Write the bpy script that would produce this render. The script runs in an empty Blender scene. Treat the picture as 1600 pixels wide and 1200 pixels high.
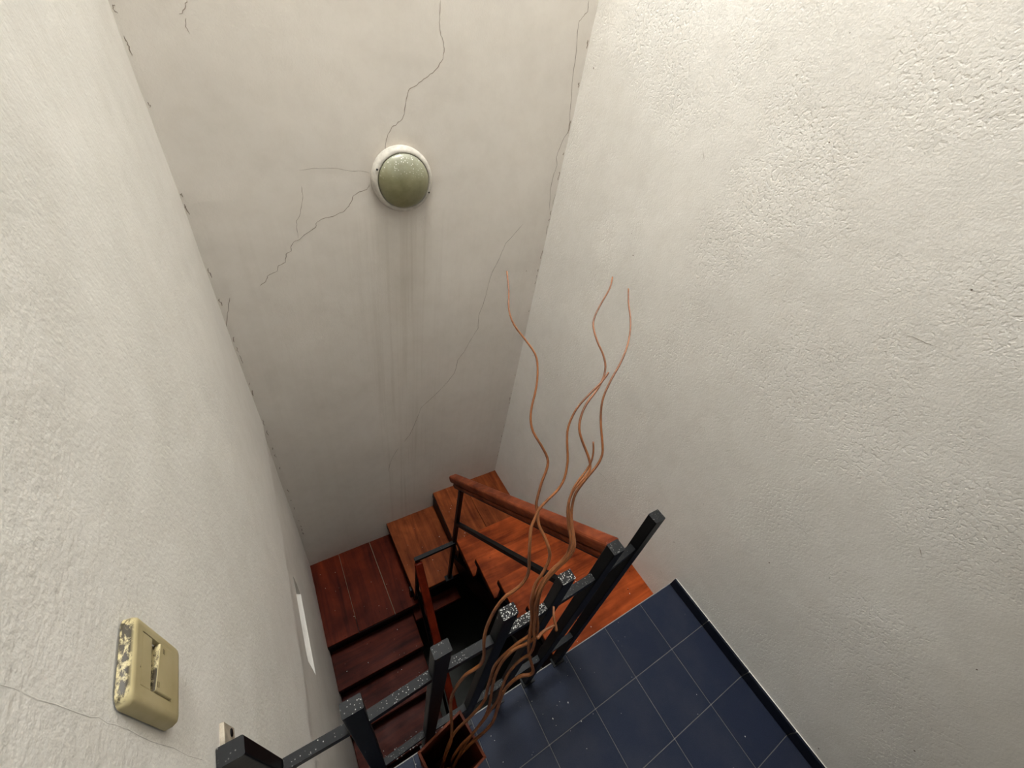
import bpy, bmesh, math, random
from mathutils import Vector, Matrix, noise

# ------------------------------------------------------------------ camera
scene = bpy.context.scene
COL = scene.collection
W = 1.4235      # inner width of the stairwell; right wall at x = 0, left wall at x = -W
B = 1.4284      # back wall at y = B; landing edge at y = 0; landing floor at z = 0
cam_data = bpy.data.cameras.new('camera')
cam_data.sensor_width = 36.0
cam_data.lens = 633.156 / 1600.0 * 36.0
cam_data.clip_start = 0.01
cam = bpy.data.objects.new('camera', cam_data)
COL.objects.link(cam)
R = Matrix(((0.8572, -0.4896, 0.1598), (0.2257, 0.6360, 0.7379), (0.4630, 0.5965, -0.6557)))
right, up, fwd = (Vector(r).normalized() for r in R)
m = Matrix.Identity(4)
for i in range(3):
    m[i][0], m[i][1], m[i][2] = right[i], up[i], -fwd[i]
m.translation = Vector((-1.2556, -0.1683, 1.7397))
cam.matrix_world = m
scene.camera = cam

# ------------------------------------------------------------------ light
world = bpy.data.worlds.new('world')
scene.world = world
world.use_nodes = True
world.node_tree.nodes['Background'].inputs['Color'].default_value = (0.85, 0.93, 1.0, 1)
world.node_tree.nodes['Background'].inputs['Strength'].default_value = 1.0

def area(name, loc, direction, sx, sy, power, color):
    d = bpy.data.lights.new(name, 'AREA')
    d.shape = 'RECTANGLE'
    d.size, d.size_y, d.energy, d.color = sx, sy, power, color
    o = bpy.data.objects.new(name, d)
    COL.objects.link(o)
    o.location = loc
    o.rotation_euler = Vector(direction).to_track_quat('-Z', 'Y').to_euler()
    return o

CEIL = 6.00     # unseen stairwell ceiling, set high to even out the skylight's falloff
CEIL2 = 2.60    # lower ceiling over the landing
YF = -2.30      # wall behind the camera
ADD_WIN1 = (-0.62, -0.08, 2.15, 2.95)     # x0, x1, z0, z1: unseen high window, added to brighten the right wall's top corner
ADD_WIN2 = (-1.15, -0.25, 0.95, 2.15)     # x0, x1, z0, z1: unseen window added behind the camera as a second light
SKY = (-1.25, -0.45, 0.70, 1.40)      # x0, x1, y0, y1: skylight over the far end of the stairwell
area('daylight_skylight', ((SKY[0] + SKY[1]) / 2, (SKY[2] + SKY[3]) / 2, CEIL + 0.06), (0, 0.001, -1),
     SKY[1] - SKY[0], SKY[3] - SKY[2], 188.0, (0.945, 0.985, 1.0))
area('added_light_high', ((ADD_WIN1[0] + ADD_WIN1[1]) / 2, B + 0.05, (ADD_WIN1[2] + ADD_WIN1[3]) / 2), (0, -1, -0.15),
     ADD_WIN1[1] - ADD_WIN1[0], ADD_WIN1[3] - ADD_WIN1[2], 5.5, (0.86, 0.95, 1.0))  # added light for the highlight high on the right wall
area('added_light_behind', ((ADD_WIN2[0] + ADD_WIN2[1]) / 2, YF - 0.05, (ADD_WIN2[2] + ADD_WIN2[3]) / 2), (0, 1, -0.1),
     ADD_WIN2[1] - ADD_WIN2[0], ADD_WIN2[3] - ADD_WIN2[2], 0.5, (1.0, 0.93, 0.84))  # added warm fill light from behind the camera

vs = scene.view_settings
vs.view_transform = 'Standard'
vs.look = 'None'
vs.exposure = 0.27
vs.gamma = 1.0
vs.use_curve_mapping = False
scene.cycles.use_denoising = True
scene.cycles.max_bounces = 7
scene.cycles.diffuse_bounces = 5
scene.cycles.use_adaptive_sampling = True
scene.cycles.adaptive_threshold = 0.03
CRACKS=[
 [(-0.6034,1.7588),(-0.6042,1.7294),(-0.6053,1.7067),(-0.6000,1.6843),(-0.5903,1.6650),(-0.5848,1.6463),(-0.5878,1.6179),(-0.6026,1.5959),(-0.6222,1.5767),(-0.6465,1.5604),(-0.6685,1.5461),(-0.6795,1.5363),(-0.7015,1.5255),(-0.7082,1.5126),(-0.7150,1.4869),(-0.7199,1.4535),(-0.7292,1.4359),(-0.7474,1.4215),(-0.7655,1.4109),(-0.7796,1.3889),(-0.7873,1.3650),(-0.7906,1.3409)],
 [(-0.0444,1.8464),(-0.0394,1.8166),(-0.0523,1.8025),(-0.0676,1.7864),(-0.0663,1.7563),(-0.0511,1.6932),(-0.0442,1.6250),(-0.0306,1.5636),(-0.0160,1.4872),(-0.0081,1.4410),(-0.0256,1.4090),(-0.0392,1.3616),(-0.0437,1.3413),(-0.0307,1.3083),(-0.0379,1.2712),(-0.0384,1.2083),(-0.0181,1.1065)],
 [(-0.1552,1.0509),(-0.1957,1.0038),(-0.2343,0.9623),(-0.2547,0.8928),(-0.2837,0.8248),(-0.2949,0.7773),(-0.3035,0.7062),(-0.3134,0.6398),(-0.3315,0.5723),(-0.3256,0.4893),(-0.3480,0.4471),(-0.3739,0.3962),(-0.3963,0.3432),(-0.4313,0.2922),(-0.4352,0.2415),(-0.4442,0.2004),(-0.4806,0.1467),(-0.5295,0.0908),(-0.5870,0.0369),(-0.6411,-0.0134),(-0.6601,-0.0775),(-0.6836,-0.1534),(-0.7120,-0.2300),(-0.7448,-0.2763)],
 [(-0.7821,-0.3212),(-0.8161,-0.3813),(-0.8386,-0.4422),(-0.8543,-0.5291)],
 [(-0.8540,1.2259),(-0.8644,1.2082),(-0.8946,1.1994),(-0.9138,1.1862),(-0.9197,1.1706),(-0.9330,1.1504),(-0.9553,1.1302),(-0.9926,1.1151),(-1.0308,1.1072),(-1.0496,1.0963),(-1.0565,1.0779),(-1.0875,1.0582),(-1.1166,1.0360),(-1.1346,1.0299),(-1.1479,1.0139),(-1.1513,0.9946),(-1.1702,0.9837),(-1.1782,0.9518),(-1.2035,0.9415),(-1.2121,0.9192),(-1.2466,0.9048),(-1.2575,0.8824),(-1.2797,0.8666)],
 [(-1.0797,1.2212),(-1.0809,1.1901),(-1.0908,1.1538),(-1.1024,1.1210),(-1.1156,1.1035),(-1.1194,1.0693),(-1.1204,1.0386)],
 [(-1.3835,0.8326),(-1.3973,0.7939),(-1.4114,0.7542),(-1.4254,0.7075)],
 [(-0.8513,1.2647),(-0.8885,1.2705),(-0.9315,1.2718),(-0.9728,1.2772),(-1.0335,1.2760),(-1.0795,1.2693)],
 [(-1.2666,1.6549),(-1.2730,1.6422),(-1.2835,1.6287),(-1.2910,1.6252)],
 [(-1.2784,1.6198),(-1.2851,1.6017),(-1.2796,1.5888)],
]
SCR=[
 [(0.0162,1.3507),(-0.0107,1.3549),(-0.0358,1.3566)],
 [(0.7559,1.5459),(0.7364,1.5224)],
 [(-0.1489,0.7212),(-0.1656,0.7219)],
 [(-0.3225,0.9330),(-0.3410,0.9162)],
 [(0.5724,0.0971),(0.5397,0.1062),(0.5044,0.1084)],
 [(0.0680,-0.0071),(0.0518,-0.0137)],
 [(0.1712,0.7397),(0.1547,0.7625)],
]
STEMS=[
 [(-0.9349,0.3172,1.4579),(-0.9449,0.2880,1.4412),(-0.9558,0.2640,1.4263),(-0.9570,0.2423,1.4134),(-0.9491,0.2193,1.4011),(-0.9422,0.1969,1.3887),(-0.9451,0.1803,1.3759),(-0.9552,0.1611,1.3577),(-0.9694,0.1440,1.3395),(-0.9762,0.1320,1.3273),(-0.9777,0.1181,1.3152),(-0.9722,0.1014,1.3030),(-0.9675,0.0861,1.2895),(-0.9704,0.0776,1.2790),(-0.9831,0.0667,1.2615),(-0.9925,0.0564,1.2461),(-0.9964,0.0509,1.2384),(-0.9970,0.0432,1.2300),(-0.9992,0.0310,1.2160),(-0.9956,0.0180,1.2041),(-0.9920,0.0055,1.1891),(-0.9899,-0.0010,1.1736),(-0.9924,-0.0053,1.1594),(-1.0004,-0.0095,1.1392),(-1.0096,-0.0125,1.1214),(-1.0147,-0.0194,1.1000),(-1.0136,-0.0242,1.0720),(-1.0094,-0.0331,1.0347),(-1.0086,-0.0416,0.9973),(-1.0095,-0.0504,0.9600),(-1.0029,-0.0604,0.9089),(-0.9911,-0.0757,0.8527),(-0.9946,-0.0769,0.8330),(-1.0112,-0.0693,0.8240),(-1.0268,-0.0667,0.7850),(-1.0354,-0.0696,0.7400),(-1.0353,-0.0759,0.6520),(-1.0417,-0.0867,0.5715),(-1.0604,-0.0896,0.5162),(-1.0871,-0.0890,0.4592),(-1.1163,-0.0938,0.3810),(-1.1279,-0.1001,0.3368)],
 [(-0.8709,0.1159,1.3991),(-0.8848,0.1104,1.3898),(-0.9078,0.1050,1.3774),(-0.9307,0.0981,1.3632),(-0.9471,0.0866,1.3464),(-0.9537,0.0741,1.3322),(-0.9580,0.0578,1.3117),(-0.9663,0.0455,1.2924),(-0.9775,0.0397,1.2796),(-0.9923,0.0373,1.2689),(-1.0062,0.0345,1.2582),(-1.0155,0.0286,1.2460),(-1.0217,0.0236,1.2368),(-1.0266,0.0137,1.2225),(-1.0275,0.0039,1.1947),(-1.0279,-0.0048,1.1680),(-1.0330,-0.0088,1.1499),(-1.0442,-0.0093,1.1341),(-1.0587,-0.0073,1.1182),(-1.0677,-0.0063,1.0896),(-1.0746,-0.0079,1.0554),(-1.0805,-0.0118,1.0173),(-1.0826,-0.0189,0.9792),(-1.0795,-0.0260,0.9271),(-1.0820,-0.0288,0.8958),(-1.0914,-0.0270,0.8749),(-1.1058,-0.0231,0.8466),(-1.1173,-0.0226,0.8007),(-1.1257,-0.0249,0.7548),(-1.1266,-0.0279,0.6875),(-1.1246,-0.0386,0.6095),(-1.1247,-0.0525,0.5432),(-1.1290,-0.0657,0.4753),(-1.1422,-0.0757,0.4060),(-1.1502,-0.0855,0.3539)],
 [(-0.7175,0.3023,1.4312),(-0.7362,0.2831,1.4223),(-0.7687,0.2614,1.4101),(-0.7933,0.2437,1.3996),(-0.8067,0.2279,1.3906),(-0.8127,0.2042,1.3785),(-0.8134,0.1830,1.3679),(-0.8182,0.1650,1.3565),(-0.8302,0.1515,1.3451),(-0.8476,0.1414,1.3343),(-0.8701,0.1321,1.3224),(-0.8859,0.1210,1.3104),(-0.8954,0.1080,1.2984),(-0.8970,0.0921,1.2865),(-0.8949,0.0757,1.2736),(-0.8948,0.0645,1.2633),(-0.8996,0.0577,1.2550),(-0.9122,0.0536,1.2460),(-0.9265,0.0503,1.2371),(-0.9378,0.0429,1.2253),(-0.9452,0.0317,1.2115),(-0.9491,0.0154,1.1943),(-0.9509,0.0018,1.1805),(-0.9554,-0.0054,1.1630),(-0.9644,-0.0080,1.1467),(-0.9792,-0.0085,1.1291),(-0.9936,-0.0112,1.1081),(-1.0028,-0.0167,1.0870),(-1.0056,-0.0225,1.0522),(-1.0016,-0.0325,1.0136),(-0.9987,-0.0415,0.9824),(-1.0058,-0.0422,0.9658),(-1.0193,-0.0399,0.9493),(-1.0321,-0.0376,0.9204),(-1.0443,-0.0362,0.8877),(-1.0541,-0.0371,0.8525),(-1.0574,-0.0425,0.8087),(-1.0606,-0.0486,0.7584),(-1.0618,-0.0552,0.6986),(-1.0688,-0.0560,0.6422),(-1.0886,-0.0563,0.5789),(-1.1096,-0.0561,0.5309),(-1.1239,-0.0596,0.4858),(-1.1351,-0.0671,0.4322),(-1.1446,-0.0775,0.3753)],
 [(-0.7375,0.2431,1.4434),(-0.7520,0.2210,1.4316),(-0.7631,0.1973,1.4187),(-0.7788,0.1744,1.4048),(-0.7977,0.1561,1.3920),(-0.8182,0.1416,1.3789),(-0.8396,0.1296,1.3650),(-0.8605,0.1151,1.3486),(-0.8716,0.1010,1.3346),(-0.8788,0.0850,1.3200),(-0.8837,0.0692,1.3061),(-0.8887,0.0567,1.2930),(-0.8996,0.0497,1.2811),(-0.9149,0.0453,1.2699),(-0.9323,0.0399,1.2566),(-0.9425,0.0343,1.2461),(-0.9507,0.0224,1.2300),(-0.9543,0.0090,1.2146),(-0.9557,-0.0040,1.2006),(-0.9570,-0.0114,1.1879),(-0.9634,-0.0150,1.1701),(-0.9773,-0.0153,1.1522),(-0.9915,-0.0167,1.1321),(-1.0018,-0.0205,1.1119),(-1.0045,-0.0272,1.0813),(-1.0026,-0.0346,1.0440),(-0.9986,-0.0445,1.0067),(-1.0005,-0.0507,0.9768),(-1.0132,-0.0488,0.9574),(-1.0274,-0.0436,0.9396),(-1.0381,-0.0417,0.9114),(-1.0471,-0.0425,0.8757),(-1.0530,-0.0466,0.8300),(-1.0551,-0.0541,0.7700),(-1.0534,-0.0628,0.6960),(-1.0563,-0.0719,0.6040),(-1.0721,-0.0770,0.5423),(-1.0908,-0.0811,0.4830),(-1.1051,-0.0861,0.4320),(-1.1179,-0.0948,0.3742)],
 [(-0.9076,0.0672,1.3191),(-0.9114,0.0571,1.3081),(-0.9178,0.0496,1.2967),(-0.9285,0.0446,1.2861),(-0.9430,0.0400,1.2741),(-0.9526,0.0346,1.2635),(-0.9597,0.0249,1.2494),(-0.9620,0.0118,1.2338),(-0.9631,-0.0007,1.2197),(-0.9652,-0.0102,1.2084),(-0.9689,-0.0154,1.1902),(-0.9786,-0.0172,1.1722),(-0.9913,-0.0174,1.1554),(-1.0017,-0.0194,1.1374),(-1.0090,-0.0243,1.1170),(-1.0112,-0.0296,1.0827),(-1.0083,-0.0374,1.0450),(-1.0071,-0.0457,1.0073),(-1.0039,-0.0553,0.9734),(-1.0050,-0.0602,0.9309),(-1.0167,-0.0576,0.9051),(-1.0277,-0.0567,0.8741),(-1.0353,-0.0583,0.8353),(-1.0399,-0.0639,0.7777),(-1.0415,-0.0700,0.7118),(-1.0477,-0.0716,0.6452),(-1.0655,-0.0763,0.5707),(-1.0874,-0.0797,0.5050),(-1.1079,-0.0808,0.4535),(-1.1293,-0.0889,0.3779)],
]

SEAM = [(-0.0099,1.4401),(-0.0098,1.4068),(-0.0090,1.3503),(-0.0077,1.3148),(-0.0098,1.2477),(-0.0092,1.1302)]
# ------------------------------------------------------------------ materials
def new_mat(name):
    mt = bpy.data.materials.new(name)
    mt.use_nodes = True
    nt = mt.node_tree
    return mt, nt, nt.nodes['Principled BSDF']

def N(nt, typ, **kw):
    n = nt.nodes.new(typ)
    for k, v in kw.items():
        if k in n.inputs.keys():
            n.inputs[k].default_value = v
        else:
            setattr(n, k, v)
    return n

def L(nt, a, b):
    nt.links.new(a, b)

def ramp(nt, fac, stops):
    r = nt.nodes.new('ShaderNodeValToRGB')
    els = r.color_ramp.elements
    while len(els) < len(stops):
        els.new(0.5)
    for e, (p, c) in zip(els, stops):
        e.position = p
        e.color = c if len(c) == 4 else (*c, 1)
    L(nt, fac, r.inputs['Fac'])
    return r

def mix(nt, fac, a, b, blend='MIX'):
    n = nt.nodes.new('ShaderNodeMix')
    n.data_type = 'RGBA'
    n.blend_type = blend
    if isinstance(fac, (int, float)):
        n.inputs[0].default_value = fac
    else:
        L(nt, fac, n.inputs[0])
    for s, v in ((6, a), (7, b)):
        if isinstance(v, tuple):
            n.inputs[s].default_value = v if len(v) == 4 else (*v, 1)
        else:
            L(nt, v, n.inputs[s])
    return n.outputs[2]

def coords(nt, scale=(1, 1, 1)):
    tc = nt.nodes.new('ShaderNodeTexCoord')
    mp = nt.nodes.new('ShaderNodeMapping')
    mp.inputs['Scale'].default_value = scale
    L(nt, tc.outputs['Object'], mp.inputs['Vector'])
    return mp.outputs['Vector']

def noise_tex(nt, vec, scale, detail=4.0, rough=0.55, dist=0.0):
    n = nt.nodes.new('ShaderNodeTexNoise')
    n.inputs['Scale'].default_value = scale
    n.inputs['Detail'].default_value = detail
    n.inputs['Roughness'].default_value = rough
    n.inputs['Distortion'].default_value = dist
    L(nt, vec, n.inputs['Vector'])
    return n.outputs['Fac']

def bump(nt, height, strength, distance, prev=None):
    b = nt.nodes.new('ShaderNodeBump')
    b.inputs['Strength'].default_value = strength
    b.inputs['Distance'].default_value = distance
    L(nt, height, b.inputs['Height'])
    if prev is not None:
        L(nt, prev, b.inputs['Normal'])
    return b.outputs['Normal']

def specks(nt, vec, scale, size, keep):
    """small scattered dots: 1 inside a dot"""
    v = nt.nodes.new('ShaderNodeTexVoronoi')
    v.inputs['Scale'].default_value = scale
    L(nt, vec, v.inputs['Vector'])
    lt = N(nt, 'ShaderNodeMath', operation='LESS_THAN')
    L(nt, v.outputs['Distance'], lt.inputs[0])
    lt.inputs[1].default_value = size
    sep = nt.nodes.new('ShaderNodeSeparateColor')
    L(nt, v.outputs['Color'], sep.inputs[0])
    k = N(nt, 'ShaderNodeMath', operation='GREATER_THAN')
    L(nt, sep.outputs[0], k.inputs[0])
    k.inputs[1].default_value = 1 - keep
    mu = N(nt, 'ShaderNodeMath', operation='MULTIPLY')
    L(nt, lt.outputs[0], mu.inputs[0])
    L(nt, k.outputs[0], mu.inputs[1])
    return mu.outputs[0]

def plaster(name, base, grain=1.0, streaks=False, pits=0.0):
    mt, nt, bs = new_mat(name)
    v = coords(nt)
    big = noise_tex(nt, v, 2.2, 2, 0.6)
    r = ramp(nt, big, [(0.30, tuple(c * 0.93 for c in base)), (0.70, base)])
    col = r.outputs[0]
    mid = noise_tex(nt, v, 14, 3, 0.65)
    r2 = ramp(nt, mid, [(0.25, (0.94, 0.935, 0.925)), (0.6, (1, 1, 1))])
    col = mix(nt, 1.0, col, r2.outputs[0], 'MULTIPLY')
    if streaks:   # dirty water runs below the lamp and beside the corner
        vs_ = coords(nt, (38, 1, 0.9))
        st = noise_tex(nt, vs_, 1.0, 3, 0.6)
        rs = ramp(nt, st, [(0.50, (0, 0, 0)), (0.72, (1, 1, 1))])
        tc = nt.nodes.new('ShaderNodeTexCoord')
        sp = nt.nodes.new('ShaderNodeSeparateXYZ')
        L(nt, tc.outputs['Object'], sp.inputs[0])
        mz = N(nt, 'ShaderNodeMapRange')
        L(nt, sp.outputs[2], mz.inputs[0])
        for k, q in zip((1, 2, 3, 4), (1.16, 1.08, 0.0, 1.0)):
            mz.inputs[k].default_value = q
        ab = N(nt, 'ShaderNodeMath', operation='ADD')
        L(nt, sp.outputs[0], ab.inputs[0]); ab.inputs[1].default_value = 0.74
        a2 = N(nt, 'ShaderNodeMath', operation='ABSOLUTE'); L(nt, ab.outputs[0], a2.inputs[0])
        mx = N(nt, 'ShaderNodeMapRange'); L(nt, a2.outputs[0], mx.inputs[0])
        for k, q in zip((1, 2, 3, 4), (0.22, 0.10, 0.25, 1.0)):
            mx.inputs[k].default_value = q
        m1 = N(nt, 'ShaderNodeMath', operation='MULTIPLY'); L(nt, mz.outputs[0], m1.inputs[0]); L(nt, mx.outputs[0], m1.inputs[1])
        m2 = N(nt, 'ShaderNodeMath', operation='MULTIPLY'); L(nt, m1.outputs[0], m2.inputs[0]); L(nt, rs.outputs[0], m2.inputs[1])
        m3 = N(nt, 'ShaderNodeMath', operation='MULTIPLY'); L(nt, m2.outputs[0], m3.inputs[0]); m3.inputs[1].default_value = 0.30
        col = mix(nt, m3.outputs[0], col, (base[0] * 0.62, base[1] * 0.58, base[2] * 0.52))
        # grime halo around the lamp
        vd = nt.nodes.new('ShaderNodeVectorMath'); vd.operation = 'DISTANCE'
        L(nt, tc.outputs['Object'], vd.inputs[0]); vd.inputs[1].default_value = (-0.735, B, 1.255)
        mh = N(nt, 'ShaderNodeMapRange'); L(nt, vd.outputs['Value'], mh.inputs[0])
        for k, q in zip((1, 2, 3, 4), (0.165, 0.105, 0.0, 0.4)):
            mh.inputs[k].default_value = q
        mhn = N(nt, 'ShaderNodeMath', operation='MULTIPLY'); L(nt, mh.outputs[0], mhn.inputs[0]); L(nt, noise_tex(nt, v, 20, 4, 0.7), mhn.inputs[1])
        col = mix(nt, mhn.outputs[0], col, (base[0] * 0.6, base[1] * 0.5, base[2] * 0.4))
    dots = specks(nt, v, 13, 0.030, 0.22)
    col = mix(nt, dots, col, (0.16, 0.12, 0.09))
    L(nt, col, bs.inputs['Base Color'])
    bs.inputs['Roughness'].default_value = 0.62
    bs.inputs['Specular IOR Level'].default_value = 0.35
    fine = noise_tex(nt, v, 190, 2, 0.6)
    n1 = bump(nt, fine, 0.30 * grain, 0.0022)
    md = noise_tex(nt, v, 62, 2, 0.6)
    n2 = bump(nt, md, 0.16 * grain, 0.004, n1)
    pit = ramp(nt, noise_tex(nt, v, 105, 1, 0.5), [(0.34, (0, 0, 0)), (0.46, (1, 1, 1))])
    where = ramp(nt, noise_tex(nt, v, 3.2, 2, 0.6), [(0.44, (0, 0, 0)), (0.62, (1, 1, 1))])
    inv = mix(nt, where.outputs[0], (1, 1, 1), pit.outputs[0])
    n2b = bump(nt, inv, pits, 0.0030, n2)
    lo = noise_tex(nt, v, 7, 1, 0.5)
    n3 = bump(nt, lo, 0.11, 0.02, n2b)
    L(nt, n3, bs.inputs['Normal'])
    return mt

def wood(name, axis, dark, light, rough=0.38):
    mt, nt, bs = new_mat(name)
    sc = [26.0, 26.0, 26.0]
    sc['xyz'.index(axis)] = 2.2
    v = coords(nt, tuple(sc))
    a = noise_tex(nt, v, 1.0, 5, 0.6, 0.6)
    v0 = coords(nt)
    b = noise_tex(nt, v0, 5.0, 4, 0.6, 0.3)
    r = ramp(nt, a, [(0.30, dark), (0.72, light)])
    r2 = ramp(nt, b, [(0.30, (0.42, 0.36, 0.33)), (0.66, (1, 1, 1))])
    col = mix(nt, 1.0, r.outputs[0], r2.outputs[0], 'MULTIPLY')
    wear = specks(nt, v0, 30, 0.09, 0.10)
    col = mix(nt, wear, col, tuple(c * 0.35 for c in dark))
    L(nt, col, bs.inputs['Base Color'])
    rr = ramp(nt, b, [(0.3, (rough + 0.14,) * 3), (0.7, (rough,) * 3)])
    L(nt, rr.outputs[0], bs.inputs['Roughness'])
    bs.inputs['Specular IOR Level'].default_value = 0.05
    L(nt, bump(nt, a, 0.07, 0.002), bs.inputs['Normal'])
    return mt

def painted_metal(name, base=(0.0035, 0.0035, 0.004), dust=0.5):
    """black enamel; grey dust and pale crumbs lie on faces that point up"""
    mt, nt, bs = new_mat(name)
    v = coords(nt)
    geo = nt.nodes.new('ShaderNodeNewGeometry')
    sp = nt.nodes.new('ShaderNodeSeparateXYZ')
    L(nt, geo.outputs['Normal'], sp.inputs[0])
    upf = N(nt, 'ShaderNodeMapRange')
    L(nt, sp.outputs[2], upf.inputs[0])
    for k, q in zip((1, 2, 3, 4), (0.80, 0.98, 0.0, 1.0)):
        upf.inputs[k].default_value = q
    film = ramp(nt, noise_tex(nt, v, 60, 4, 0.6), [(0.2, (0.35,) * 3), (0.8, (1,) * 3)])
    m1 = N(nt, 'ShaderNodeMath', operation='MULTIPLY'); L(nt, upf.outputs[0], m1.inputs[0]); L(nt, film.outputs[0], m1.inputs[1])
    m2 = N(nt, 'ShaderNodeMath', operation='MULTIPLY'); L(nt, m1.outputs[0], m2.inputs[0]); m2.inputs[1].default_value = min(1.0, 0.75 * dust + 0.15)
    col = mix(nt, m2.outputs[0], base, (0.021, 0.0205, 0.020))
    patch = ramp(nt, noise_tex(nt, v, 9, 3, 0.6), [(0.40, (0, 0, 0)), (0.62, (1, 1, 1))])
    cr = specks(nt, v, 430, 0.34 if dust < 1 else 0.44, 0.32 * dust - 0.01)
    m3 = N(nt, 'ShaderNodeMath', operation='MULTIPLY'); L(nt, cr, m3.inputs[0]); L(nt, upf.outputs[0], m3.inputs[1])
    m4 = N(nt, 'ShaderNodeMath', operation='MULTIPLY'); L(nt, m3.outputs[0], m4.inputs[0])
    if dust > 1.0:
        m4.inputs[1].default_value = 1.0
    else:
        L(nt, patch.outputs[0], m4.inputs[1])
    col = mix(nt, m4.outputs[0], col, (0.40, 0.39, 0.36))
    L(nt, col, bs.inputs['Base Color'])
    rg = N(nt, 'ShaderNodeMapRange'); L(nt, m2.outputs[0], rg.inputs[0])
    rg.inputs[3].default_value = 0.42; rg.inputs[4].default_value = 0.85
    L(nt, rg.outputs[0], bs.inputs['Roughness'])
    bs.inputs['Specular IOR Level'].default_value = 0.16
    L(nt, bump(nt, noise_tex(nt, v, 45, 3, 0.6), 0.15, 0.002), bs.inputs['Normal'])
    return mt

def plain(name, col, rough=0.6, spec=0.4, nscale=30, namp=0.15, bmp=0.1):
    mt, nt, bs = new_mat(name)
    v = coords(nt)
    n = noise_tex(nt, v, nscale, 4, 0.6)
    r = ramp(nt, n, [(0.25, tuple(c * (1 - namp) for c in col)), (0.75, tuple(min(1, c * (1 + namp * 0.5)) for c in col))])
    L(nt, r.outputs[0], bs.inputs['Base Color'])
    bs.inputs['Roughness'].default_value = rough
    bs.inputs['Specular IOR Level'].default_value = spec
    if bmp:
        L(nt, bump(nt, n, bmp, 0.002), bs.inputs['Normal'])
    return mt

def tile_mat(name, col, dusty=0.25, rough=0.5):
    mt, nt, bs = new_mat(name)
    v = coords(nt)
    gr = noise_tex(nt, v, 420, 2, 0.7)
    r = ramp(nt, gr, [(0.30, tuple(c * 0.72 for c in col)), (0.70, tuple(c * 1.30 for c in col))])
    oi = nt.nodes.new('ShaderNodeObjectInfo')
    var = ramp(nt, oi.outputs['Random'], [(0, (0.86, 0.86, 0.88)), (1, (1.10, 1.08, 1.06))])
    c1 = mix(nt, 1.0, r.outputs[0], var.outputs[0], 'MULTIPLY')
    tcw = nt.nodes.new('ShaderNodeNewGeometry')
    cl = noise_tex(nt, tcw.outputs['Position'], 4.5, 5, 0.65)
    rc = ramp(nt, cl, [(0.42, (0, 0, 0)), (0.75, (dusty,) * 3)])
    c2 = mix(nt, rc.outputs[0], c1, (0.11, 0.105, 0.095))
    sx = specks(nt, tcw.outputs['Position'], 90, 0.06, 0.04)
    c3 = mix(nt, sx, c2, (0.45, 0.43, 0.40))
    L(nt, c3, bs.inputs['Base Color'])
    bs.inputs['Roughness'].default_value = rough
    bs.inputs['Specular IOR Level'].default_value = 0.10
    return mt

WALLC = (0.80, 0.765, 0.71)
M = {
    'wall_right': plaster('plaster_right', WALLC, 1.25, False, 0.30),
    'wall_left': plaster('plaster_left', WALLC, 0.9, False, 0.05),
    'wall_back': plaster('plaster_back', (0.745, 0.695, 0.63), 0.6, True, 0.05),
    'wall_plain': plaster('plaster_plain', WALLC, 0.8),
    'crack': plain('crack_dark', (0.33, 0.275, 0.225), 0.9, 0.1, 40, 0.3, 0),
    'chip': plain('chipped_plaster', (0.34, 0.29, 0.235), 0.9, 0.1, 200, 0.5, 0),
    'seam': plain('plaster_seam', (0.74, 0.705, 0.65), 0.9, 0.1, 80, 0.3, 0),
    'wood_x': wood('tread_wood_across', 'x', (0.125, 0.020, 0.0050), (0.40, 0.078, 0.017)),
    'wood_y': wood('tread_wood_along', 'y', (0.095, 0.019, 0.0060), (0.26, 0.068, 0.019)),
    'wood_dark_x': wood('tread_wood_dark_across', 'x', (0.032, 0.0042, 0.0016), (0.098, 0.014, 0.0040)),  # darker red boards, darkened further for the weak light in the lower flight
    'wood_dark_y': wood('tread_wood_dark_along', 'y', (0.040, 0.0055, 0.0020), (0.115, 0.016, 0.0045)),  # same dark boards; part of their darkness is shade put into the colour
    'rail_wood': wood('handrail_wood', 'y', (0.10, 0.020, 0.0085), (0.25, 0.062, 0.024), 0.34),
    'rail_wood_red': wood('handrail_wood_red', 'y', (0.075, 0.0075, 0.003), (0.14, 0.017, 0.0065), 0.30),
    'metal': painted_metal('black_metal', dust=0.60),
    'metal_dusty': painted_metal('black_metal_dusty', dust=1.6),
    'metal_clean': painted_metal('black_metal_clean', dust=0.05),
    'tile': tile_mat('floor_tile_blue', (0.0120, 0.0160, 0.0310), 0.12),
    'base_tile': tile_mat('baseboard_tile_navy', (0.007, 0.009, 0.016), 0.10, 0.35),
    'grout': plain('grout', (0.13, 0.125, 0.12), 0.9, 0.2),
    'concrete': plain('concrete', (0.16, 0.155, 0.14), 0.9, 0.2),
    'nosing': plain('nosing_pale', (0.22, 0.21, 0.19), 0.6, 0.4),
    'shaded_floor': plain('lower_floor_shaded', (0.045, 0.045, 0.038), 0.8, 0.3),  # floor colour darkened to stand in for the shade down the well
    'ceiling': plain('ceiling_white', (0.72, 0.71, 0.69), 0.9, 0.2),
    'window': plain('window_paint', (0.6, 0.58, 0.55), 0.5, 0.4),
    'branch': None, 'joint': plain('joint_dust', (0.14, 0.09, 0.062), 0.9, 0.2), 'crumb': plain('plaster_crumb', (0.62, 0.60, 0.55), 0.9, 0.2),
}

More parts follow.
